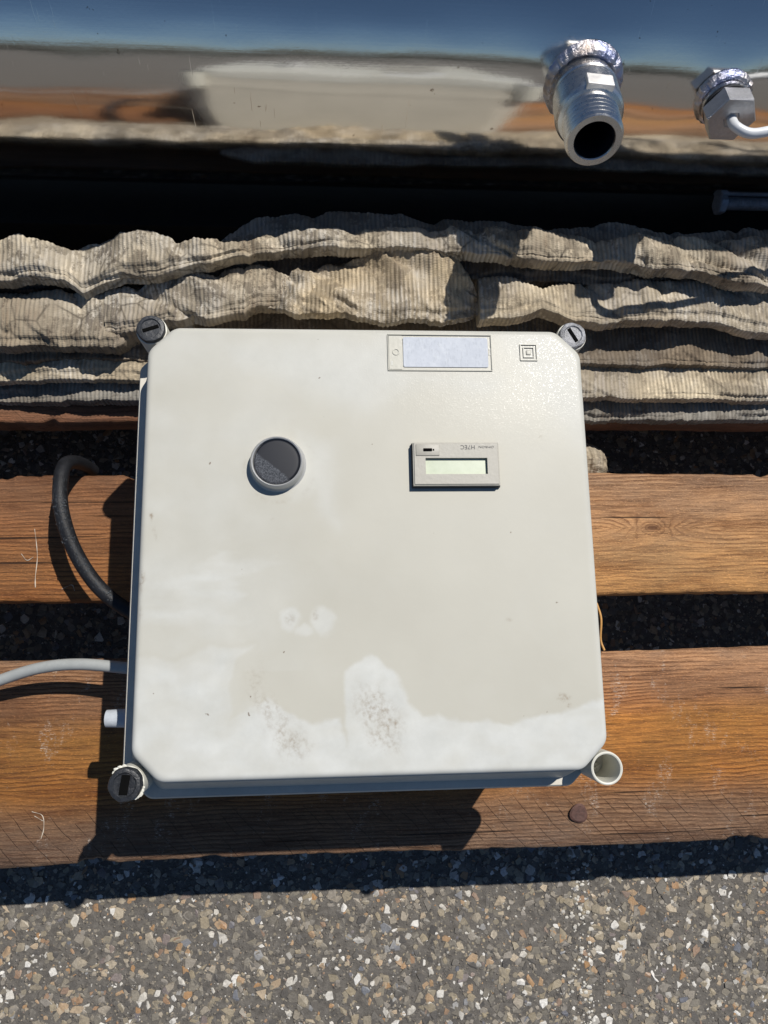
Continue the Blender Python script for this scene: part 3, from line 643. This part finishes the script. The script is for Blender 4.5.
# droplets on the black cable
bm = bmesh.new(); cpts = spline([(-.1962, .2700, .184), (-.1930, .2480, .189), (-.1853, .2225, .186), (-.1718, .1985, .181), (-.1560, .1825, .178)], 30)
for k in range(260):
    p = random.choice(cpts); a = random.uniform(-1.2, 1.2); s = random.uniform(.0003, .0008)
    r = bmesh.ops.create_icosphere(bm, subdivisions=1, radius=s)
    off = Vector((math.sin(a) * .0052, random.uniform(-.001, .001), math.cos(a) * .0052))
    for v in r['verts']: v.co += p + off
t = NT('water_drop'); frombm('water_drops', bm, t.set(color=(.5, .55, .6), rough=.05, trans=.9), blk, smooth=True)['kind'] = 'stuff'

# ------------------------------------------------------------------ steel tank
TY, TZ, TR = .622, .277, .147
tank = tag(empty('steel_tank', (0, TY, TZ)), 'long polished stainless steel cylinder lying behind the ribbed strips, with two welded fittings', 'tank')
def surf(u, v):
    d = rot @ Vector(((u - 384) / F, -(v - 512) / F, -1)); o_ = CAM - Vector((0, TY, TZ))
    a = d.y ** 2 + d.z ** 2; b = o_.y * d.y + o_.z * d.z; c = o_.y ** 2 + o_.z ** 2 - TR ** 2
    return CAM + d * ((-b - math.sqrt(b * b - a * c)) / a)
NZ = surf(582, 82); FT = surf(722, 97)
nx, na = 900, 400
xs = np.linspace(-1.0, 1.1, nx); th = np.linspace(0, 2 * np.pi, na, endpoint=False)
X, T = np.meshgrid(xs, th, indexing='ij')
Rr = TR + .00022 * fbm(X * 2.5, T * 1.5, 2) + .00004 * fbm(X * 1.2, T * 26, 4, 2)
def bumpat(pt, s, amp):
    a0 = math.atan2(pt.z - TZ, pt.y - TY)
    dd = np.hypot((X - pt.x), TR * ((T - a0 + np.pi) % (2 * np.pi) - np.pi)); return amp * np.exp(-(dd / s) ** 2)
Rr = Rr + bumpat(NZ, .036, .0022) + bumpat(FT, .026, .0014)
P = np.stack([X, TY + Rr * np.cos(T), TZ + Rr * np.sin(T)], -1)
bm = bmesh.new(); bm.from_mesh(grid_mesh('s', P, closed_v=True)); bm.verts.ensure_lookup_table()
bm.faces.new([bm.verts[k] for k in range(na)]); bm.faces.new([bm.verts[(nx - 1) * na + k] for k in range(na)])
frombm('shell', bm, M_STEEL, tank, angle=60)
def radial(pt): return Vector((0, pt.y - TY, pt.z - TZ)).normalized()
n1 = (radial(NZ) + Vector((-.06, 0, 0))).normalized()
thr = [(.0432 + .00055 * q + .0041 * j, r_) for j in range(5) for q, r_ in ((0, .0160), (1, .0162), (3, .0177), (4.4, .0177), (6.4, .0162))]
noz = lathe('nozzle', [(-.01, .0195), (.012, .0195), (.0135, .0205), (.016, .0208), (.0172, .0200), (.0180, .0206), (.0185, .0206), (.0188, .0196), (.0196, .0196), (.0200, .0208), (.034, .0212), (.0375, .0213), (.0395, .0209), (.0412, .0196), (.0420, .0168)] + thr +
            [(.0645, .0168), (.0651, .0162), (.0651, .0126), (.0643, .0121), (.002, .0121), (.002, 0)], NZ, n1, M_MACH, tank, 96, angle=25, k=.93)
lathe('bore', [(.0630, .0120), (.004, .0120), (.004, 0)], NZ, n1, simple('shaded_bore', (.018, .020, .034), .45, .4), noz, 64, k=.93)  # dark liner, the shade inside the open pipe is put into its colour
noz['label'] = 'threaded pipe nozzle, open ended'
def beadfn(k, a, r, s):
    q = float(vnoise(a * 6.0, k * .6, 2.2)) * .0006 + .00022 * math.sin(31 * a + 2 * math.sin(5 * a))
    return (r + q * (0 < k < 5), s + .0005 * float(vnoise(a * 7, 4.4, 1)))
lathe('weld_bead', [(-.003, .0262), (.0015, .0252), (.0042, .0234), (.0052, .0215), (.0040, .0190)], NZ + n1 * .0025, n1, M_WELD, noz, 160, fn=beadfn, k=.93)
# milled bright pad on the nozzle
Mn = frame_of(n1); side = Vector((0, 0, 1)) - n1 * n1.z; side = (side + Vector((.02, 0, 0))).normalized(); lat = n1.cross(side)
bm = bmesh.new(); add_box(bm, -.0078, .0078, -.0050, .0050, -.004, .00075, .0004, 1)
mm = Matrix((lat, n1, side)).transposed().to_4x4(); mm.translation = NZ + n1 * .0335 + side * .0197 + lat * .0
bmesh.ops.transform(bm, matrix=mm, verts=bm.verts)
frombm('wrench_flat', bm, machined_mat('bright_scratched', .5, (.85, .83, .8)), noz)
n2 = radial(FT)
fit2 = lathe('sensor_fitting', [(-.01, .0150), (.006, .0150), (.0068, .0155), (.0095, .0155), (.0100, .0135), (.0125, .0130)], FT, n2, M_MACH, tank, 64, k=.9)
fit2['label'] = 'small sensor fitting with hexagonal nut'
lathe('weld_bead', [(-.003, .0195), (.0012, .0192), (.0034, .0176), (.0040, .0160), (.003, .0145)], FT + n2 * .0015, n2, M_WELD, fit2, 120, fn=beadfn, k=.9)
lathe('seal_ring', [(.0100, .0120), (.0100, .0152), (.0122, .0155), (.0126, .0120)], FT, n2, M_GASKET, fit2, 48, k=.9)
M_NUT = simple('nut_nickel', (.42, .42, .43), .36, .75, 500, .15)
hx = lathe('hexagonal_nut', [(.0125, .0165), (.0132, .0172), (.0250, .0172), (.0258, .0164), (.0258, .0060), (.0250, .0050), (.0250, 0)], FT, n2, M_NUT, fit2, 6, angle=20, k=.9)
c0 = FT + n2 * .0215
cab = tube('sensor_cable', [c0, c0 + n2 * .008 + Vector((.001, 0, 0)), c0 + n2 * .0130 + Vector((.010, 0, -.001)), c0 + n2 * .0135 + Vector((.026, .002, .001)), c0 + Vector((.06, -.006, .006)), c0 + Vector((.13, .01, .0)), c0 + Vector((.3, .03, -.02))], .0030, M_WHITEPVC, tank, 20, 14)

# dark stand the tank lies on
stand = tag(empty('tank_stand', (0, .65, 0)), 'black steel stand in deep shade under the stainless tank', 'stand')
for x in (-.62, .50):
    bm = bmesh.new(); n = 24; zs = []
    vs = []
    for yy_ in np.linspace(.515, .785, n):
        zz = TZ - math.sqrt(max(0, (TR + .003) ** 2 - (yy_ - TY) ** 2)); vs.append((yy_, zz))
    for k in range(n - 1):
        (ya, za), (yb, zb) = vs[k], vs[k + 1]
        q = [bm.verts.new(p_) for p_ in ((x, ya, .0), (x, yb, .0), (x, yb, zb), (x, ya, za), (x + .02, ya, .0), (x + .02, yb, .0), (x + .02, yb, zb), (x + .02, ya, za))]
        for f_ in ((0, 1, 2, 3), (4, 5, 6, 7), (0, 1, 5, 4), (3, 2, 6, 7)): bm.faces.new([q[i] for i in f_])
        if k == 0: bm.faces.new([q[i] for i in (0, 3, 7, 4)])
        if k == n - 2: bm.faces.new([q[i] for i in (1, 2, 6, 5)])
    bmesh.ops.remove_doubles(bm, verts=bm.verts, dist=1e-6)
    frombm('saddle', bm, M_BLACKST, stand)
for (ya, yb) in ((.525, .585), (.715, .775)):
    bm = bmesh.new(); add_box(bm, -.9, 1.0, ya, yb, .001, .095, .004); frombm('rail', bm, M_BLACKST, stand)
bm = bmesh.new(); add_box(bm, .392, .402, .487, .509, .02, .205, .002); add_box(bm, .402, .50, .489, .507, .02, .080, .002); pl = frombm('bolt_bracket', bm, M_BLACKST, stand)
bz, by_, bx_ = .1880, .498, .312
bolt = lathe('bolt', [(0, 0), (0, .0070), (.0008, .0086), (.0058, .0086), (.0060, .0050)] + [(.0062 + .0007 * k, .0046 if k % 2 else .0052) for k in range(0, 130)] + [(.099, 0)], (bx_, by_, bz), (1, 0, 0), M_BOLT, stand, 24,
             fn=lambda k, a, r, s: ((r / max(math.cos(((a + .2) % (math.pi / 3)) - math.pi / 6), .5) * .93 if k in (1, 2, 3) else r), s), angle=25)

# ------------------------------------------------------------------ ribbed folded strips
def strip(name, ctl, tk, mat, seed, label, crum=.0035, x0=-.40, x1=.56, lean=0.0, step=.0007, rib=.00034, seam=.0009, tw=1.0, ends=(False, False)):
    """ctl: list of (column, row of the near edge, row of the far edge, height of the sheet there)"""
    pn = [at(u, v, z) for u, v, f, z in ctl]; pf = [at(u, f, z) for u, v, f, z in ctl]
    px = np.array([p.x for p in pn]); py = np.array([p.y for p in pn]); pz = np.array([p.z for p in pn]); pw = np.array([b.y - a.y for a, b in zip(pn, pf)])
    xs = np.arange(x0, x1, step); n = 96
    def smooth(a):
        k = int(.004 / step); ker = np.hanning(2 * k + 1); ker /= ker.sum(); return np.convolve(np.pad(a, k, 'edge'), ker, 'valid')
    yf = smooth(np.interp(xs, px, py)); zc = smooth(np.interp(xs, px, pz)); w = smooth(np.interp(xs, px, pw))
    yf = yf + .0010 * lnoise(xs * 75, seed, 1) - .0016 * np.clip(fbm(xs * 330, seed + 71, 1) - .12, 0, 1) + .0010 * fbm(xs * 200, seed + 4, 1) + .0009 * fbm(xs * 520, seed + 6, 1) * np.clip(fbm(xs * 12, seed + 3, 3) * 4, 0, 1.5)
    w = w * (1 + .06 * lnoise(xs * 45, seed + 8, 2))
    tp = np.ones_like(xs); twist = tw * (.22 * lnoise(xs * 24, seed + 61, 2) + .16 * lnoise(xs * 58, seed + 67, 2))
    if ends[0]: tp = tp * np.clip((xs - x0) / .030 + .12, 0, 1) ** .6
    if ends[1]: tp = tp * np.clip((x1 - xs) / .030 + .12, 0, 1) ** .6
    yf = yf + w * (1 - tp) * .35; w = w * tp
    zc = zc + .0025 * lnoise(xs * 24, seed + 2, 3)
    t_ = np.linspace(0, 2 * np.pi, n, endpoint=False)
    ct, stt = np.cos(t_), np.sin(t_)
    cy = np.sign(ct) * np.abs(ct) ** .50; cz = np.sign(stt) * np.abs(stt) ** .15
    Xg = np.repeat(xs[:, None], n, 1)
    tl = tk * (1 + .18 * lnoise(xs * 26, seed + 5, 2))[:, None] * tp[:, None]; wl = w[:, None]
    B = wl / 2 - wl / 2 * cy[None, :]
    # ends of the sheet taper raggedly
    Y = yf[:, None] + B; Z = zc[:, None] + tl / 2 * cz[None, :] + (lean + twist[:, None]) * (B - wl / 2)
    sn = math.sin(seed * 3.1) * .7
    A = Xg + sn * B
    c1 = lnoise(A * 24 + seed, B * 30 + seed, seed); c2 = lnoise(A * 78 + 2 * seed, B * 95 - .4 * A * 78, seed + 5); c3 = lnoise(A * 190, B * 170 + A * 40, seed + 9) + .6 * lnoise(A * 420, B * 300, seed + 19)
    gro = np.clip(1 - np.abs(lnoise(A * 22 + 3 * seed, B * 30 + seed, seed + 12)) * 5, 0, 1)
    amp = .55 + .9 * np.clip(fbm(xs * 9, seed, 6) + .5, 0, 1)[:, None]
    disp = crum * amp * (.62 * c1 + .26 * c2 + .10 * c3 - .75 * gro) - seam * np.clip(fbm(xs * 14, seed + 40, 6) * 5 + .4, 0, 1)[:, None] * np.exp(-((B - .0030 - .0012 * lnoise(Xg * 30, seed, 8)) / .0005) ** 2)
    rs = random.Random(int(seed * 100))
    for q in range(int((x1 - x0) * 46)):
        xc = rs.uniform(x0, x1); an = rs.choice((-1, 1)) * rs.uniform(.15, 1.25); hh = rs.choice((-1, 1, 1)) * rs.uniform(.25, .62) * crum; dl = rs.uniform(.006, .022); bc = rs.uniform(-.005, .035)
        sd = (Xg - xc) * math.cos(an) + (B - bc) * math.sin(an) + .0012 * lnoise(Xg * 90, B * 90, q); al = -(Xg - xc) * math.sin(an) + (B - bc) * math.cos(an)
        disp = disp + hh * np.exp(-np.clip(sd, 0, None) / dl) / (1 + np.exp(np.clip(-sd / .00045, -30, 30))) * np.exp(-(al / .022) ** 2)
    tbx = (.0058 + .0030 * lnoise(xs * 35, seed, 31))[:, None]
    Z = Z - .0026 * np.clip(fbm(xs * 11, seed + 50, 6) * 6 + .9, 0, 1)[:, None] / (1 + np.exp(np.clip((B - tbx) / .0003, -30, 30))) * (cz > -.5)[None, :]
    ny, nz_ = -cy, cz
    nl = np.hypot(ny * .6, nz_) + 1e-6
    disp = np.where((cz > -.3)[None, :], disp, disp * .3)
    ph = 2 * np.pi * (Xg + .0022 * fbm(Xg * 24, B * 40, seed, 2) + .25 * sn * disp) / .0032
    ribm = np.clip(.55 + 1.3 * fbm(Xg * 30, B * 60, seed + 20, 2), .08, 1.1)
    disp = disp + rib * ribm * np.sin(ph)
    Y = Y + disp * (ny * .7 / nl)[None, :]; Z = Z + disp * (nz_ / nl)[None, :]
    Z = np.maximum(Z, .1452)
    Pm = np.stack([Xg, Y, Z], -1)
    me = grid_mesh(name, Pm, closed_v=True, flip=True)
    uvl = me.uv_layers.new(name='UVMap'); li = np.zeros(len(me.loops), np.int32); me.loops.foreach_get('vertex_index', li)
    uu = (ph / (2 * np.pi) * .0032).reshape(-1)[li]; vv_ = (B + 0 * Xg).reshape(-1)[li]
    uvl.data.foreach_set('uv', np.stack([uu, vv_], 1).astype(np.float32).reshape(-1))
    bm = bmesh.new(); bm.from_mesh(me); bm.verts.ensure_lookup_table(); N = len(xs)
    bm.faces.new([bm.verts[k] for k in range(n)]); bm.faces.new([bm.verts[(N - 1) * n + k] for k in range(n)])
    ob = frombm(name, bm, mat, None, angle=80); tag(ob, label, 'fabric strip', 'ribbed strips folded in layers along the pallet'); return ob
F1 = fabric_mat('ribbed_cloth_pale', (.70, .59, .42), .7, 2.2)
F2 = fabric_mat('ribbed_cloth_dirty', (.63, .54, .40), 1.0, 7.4)
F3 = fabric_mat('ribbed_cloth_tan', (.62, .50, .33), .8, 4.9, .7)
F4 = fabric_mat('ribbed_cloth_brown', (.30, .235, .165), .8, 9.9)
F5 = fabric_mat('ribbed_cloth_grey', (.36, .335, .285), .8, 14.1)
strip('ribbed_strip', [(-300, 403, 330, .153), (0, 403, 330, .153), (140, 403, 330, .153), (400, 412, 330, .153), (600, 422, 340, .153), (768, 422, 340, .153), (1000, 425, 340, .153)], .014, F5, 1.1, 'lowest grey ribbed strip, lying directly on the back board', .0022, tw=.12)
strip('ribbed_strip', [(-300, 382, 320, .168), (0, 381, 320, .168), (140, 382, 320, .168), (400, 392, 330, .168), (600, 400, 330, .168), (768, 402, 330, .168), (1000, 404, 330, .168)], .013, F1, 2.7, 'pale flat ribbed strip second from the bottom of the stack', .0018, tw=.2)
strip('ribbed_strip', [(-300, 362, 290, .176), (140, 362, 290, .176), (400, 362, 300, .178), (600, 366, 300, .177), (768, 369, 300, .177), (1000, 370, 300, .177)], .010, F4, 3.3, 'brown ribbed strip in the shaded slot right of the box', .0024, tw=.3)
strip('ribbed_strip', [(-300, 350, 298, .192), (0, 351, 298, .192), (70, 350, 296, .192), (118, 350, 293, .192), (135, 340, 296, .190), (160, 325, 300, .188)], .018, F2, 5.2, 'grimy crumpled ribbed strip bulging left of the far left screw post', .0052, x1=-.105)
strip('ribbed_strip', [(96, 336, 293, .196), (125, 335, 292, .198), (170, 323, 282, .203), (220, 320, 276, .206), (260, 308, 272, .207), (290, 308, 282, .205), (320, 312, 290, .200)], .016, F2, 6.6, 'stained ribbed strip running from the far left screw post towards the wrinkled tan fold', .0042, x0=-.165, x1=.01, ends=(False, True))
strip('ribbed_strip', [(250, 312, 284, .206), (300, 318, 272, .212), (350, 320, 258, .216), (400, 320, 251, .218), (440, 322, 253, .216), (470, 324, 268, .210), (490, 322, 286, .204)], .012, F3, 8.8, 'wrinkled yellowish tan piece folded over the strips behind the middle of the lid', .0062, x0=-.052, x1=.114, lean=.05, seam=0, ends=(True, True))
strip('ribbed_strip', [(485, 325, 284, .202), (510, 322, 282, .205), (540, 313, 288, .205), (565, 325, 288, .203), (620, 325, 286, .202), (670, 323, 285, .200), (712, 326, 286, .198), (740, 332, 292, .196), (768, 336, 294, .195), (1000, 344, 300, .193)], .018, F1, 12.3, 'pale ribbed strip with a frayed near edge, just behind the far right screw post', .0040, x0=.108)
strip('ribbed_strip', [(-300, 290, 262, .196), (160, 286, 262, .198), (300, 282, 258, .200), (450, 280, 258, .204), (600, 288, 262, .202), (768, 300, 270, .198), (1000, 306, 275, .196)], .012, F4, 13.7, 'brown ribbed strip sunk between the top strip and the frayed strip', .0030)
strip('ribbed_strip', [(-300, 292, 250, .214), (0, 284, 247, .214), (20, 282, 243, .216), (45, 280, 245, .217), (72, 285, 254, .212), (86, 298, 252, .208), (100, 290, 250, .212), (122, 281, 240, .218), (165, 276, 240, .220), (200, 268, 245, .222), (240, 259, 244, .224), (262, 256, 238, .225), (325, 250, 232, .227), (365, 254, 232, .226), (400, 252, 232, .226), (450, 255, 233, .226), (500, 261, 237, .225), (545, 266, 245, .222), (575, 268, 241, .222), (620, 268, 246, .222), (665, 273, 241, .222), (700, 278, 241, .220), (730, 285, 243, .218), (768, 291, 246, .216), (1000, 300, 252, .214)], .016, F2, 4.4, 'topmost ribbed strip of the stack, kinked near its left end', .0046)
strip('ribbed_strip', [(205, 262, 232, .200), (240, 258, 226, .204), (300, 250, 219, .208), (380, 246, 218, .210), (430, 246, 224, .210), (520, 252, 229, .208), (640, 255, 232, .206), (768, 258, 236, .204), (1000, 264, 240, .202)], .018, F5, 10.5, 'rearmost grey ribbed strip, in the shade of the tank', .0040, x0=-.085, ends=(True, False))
# small bits: straw beside the box, scrap of cloth between the boards
bm = bmesh.new(); pts = [Vector((.2040, .178, .1460)), Vector((.2062, .166, .1475)), Vector((.2056, .150, .1450)), Vector((.2075, .1415, .1462))]
me_bits = tube('dry_straw', pts, .0009, simple('straw', (.45, .24, .07), .6), None, 8, 8); tag(me_bits, 'thin orange straw bridging the gap right of the box', 'straw')
bm.free()
def scrap():
    n = 60; a = np.linspace(-1, 1, n); U, V_ = np.meshgrid(a, a, indexing='ij')
    Z = .137 - .020 * (U ** 2 + V_ ** 2) + .006 * fbm(U * 2.5, V_ * 2.5, 2) + .0006 * np.sin(U * 30)
    Pm = np.stack([.2085 + .026 * U, .2995 + .018 * V_ , Z - .004], -1); me = grid_mesh('cloth_scrap', Pm, flip=False)
    uvl = me.uv_layers.new(name='UVMap'); li = np.zeros(len(me.loops), np.int32); me.loops.foreach_get('vertex_index', li)
    uvl.data.foreach_set('uv', (Pm.reshape(-1, 3)[li][:, :2]).astype(np.float32).reshape(-1))
    ob = link('cloth_scrap', me, F1); m = ob.modifiers.new('s', 'SOLIDIFY'); m.thickness = .002
    tag(ob, 'small crumpled scrap of ribbed cloth in the gap right of the box', 'cloth scrap')
scrap()

def treeline():
    n, m = 500, 10; a = np.linspace(R(200), R(340), n); P = np.zeros((n, m, 3))
    for j in range(m):
        f = j / (m - 1); rr = 75 + 6 * f + 1.5 * fbm(a * 40, f * 4, 2)
        P[:, j, 0] = rr * np.cos(a); P[:, j, 1] = rr * np.sin(a)
        P[:, j, 2] = f * (3.6 + 1.2 * fbm(a * 14, 0, 3))
    tb_ = link('treeline', grid_mesh('treeline', P), simple('far_foliage', (.07, .07, .055), .9, 0, .6, .4, .2)); tb_.modifiers.new('s', 'SOLIDIFY').thickness = 3.0
    tag(tb_, 'distant dark line of trees mirrored as a band in the steel tank', 'treeline', kind='stuff')
treeline()
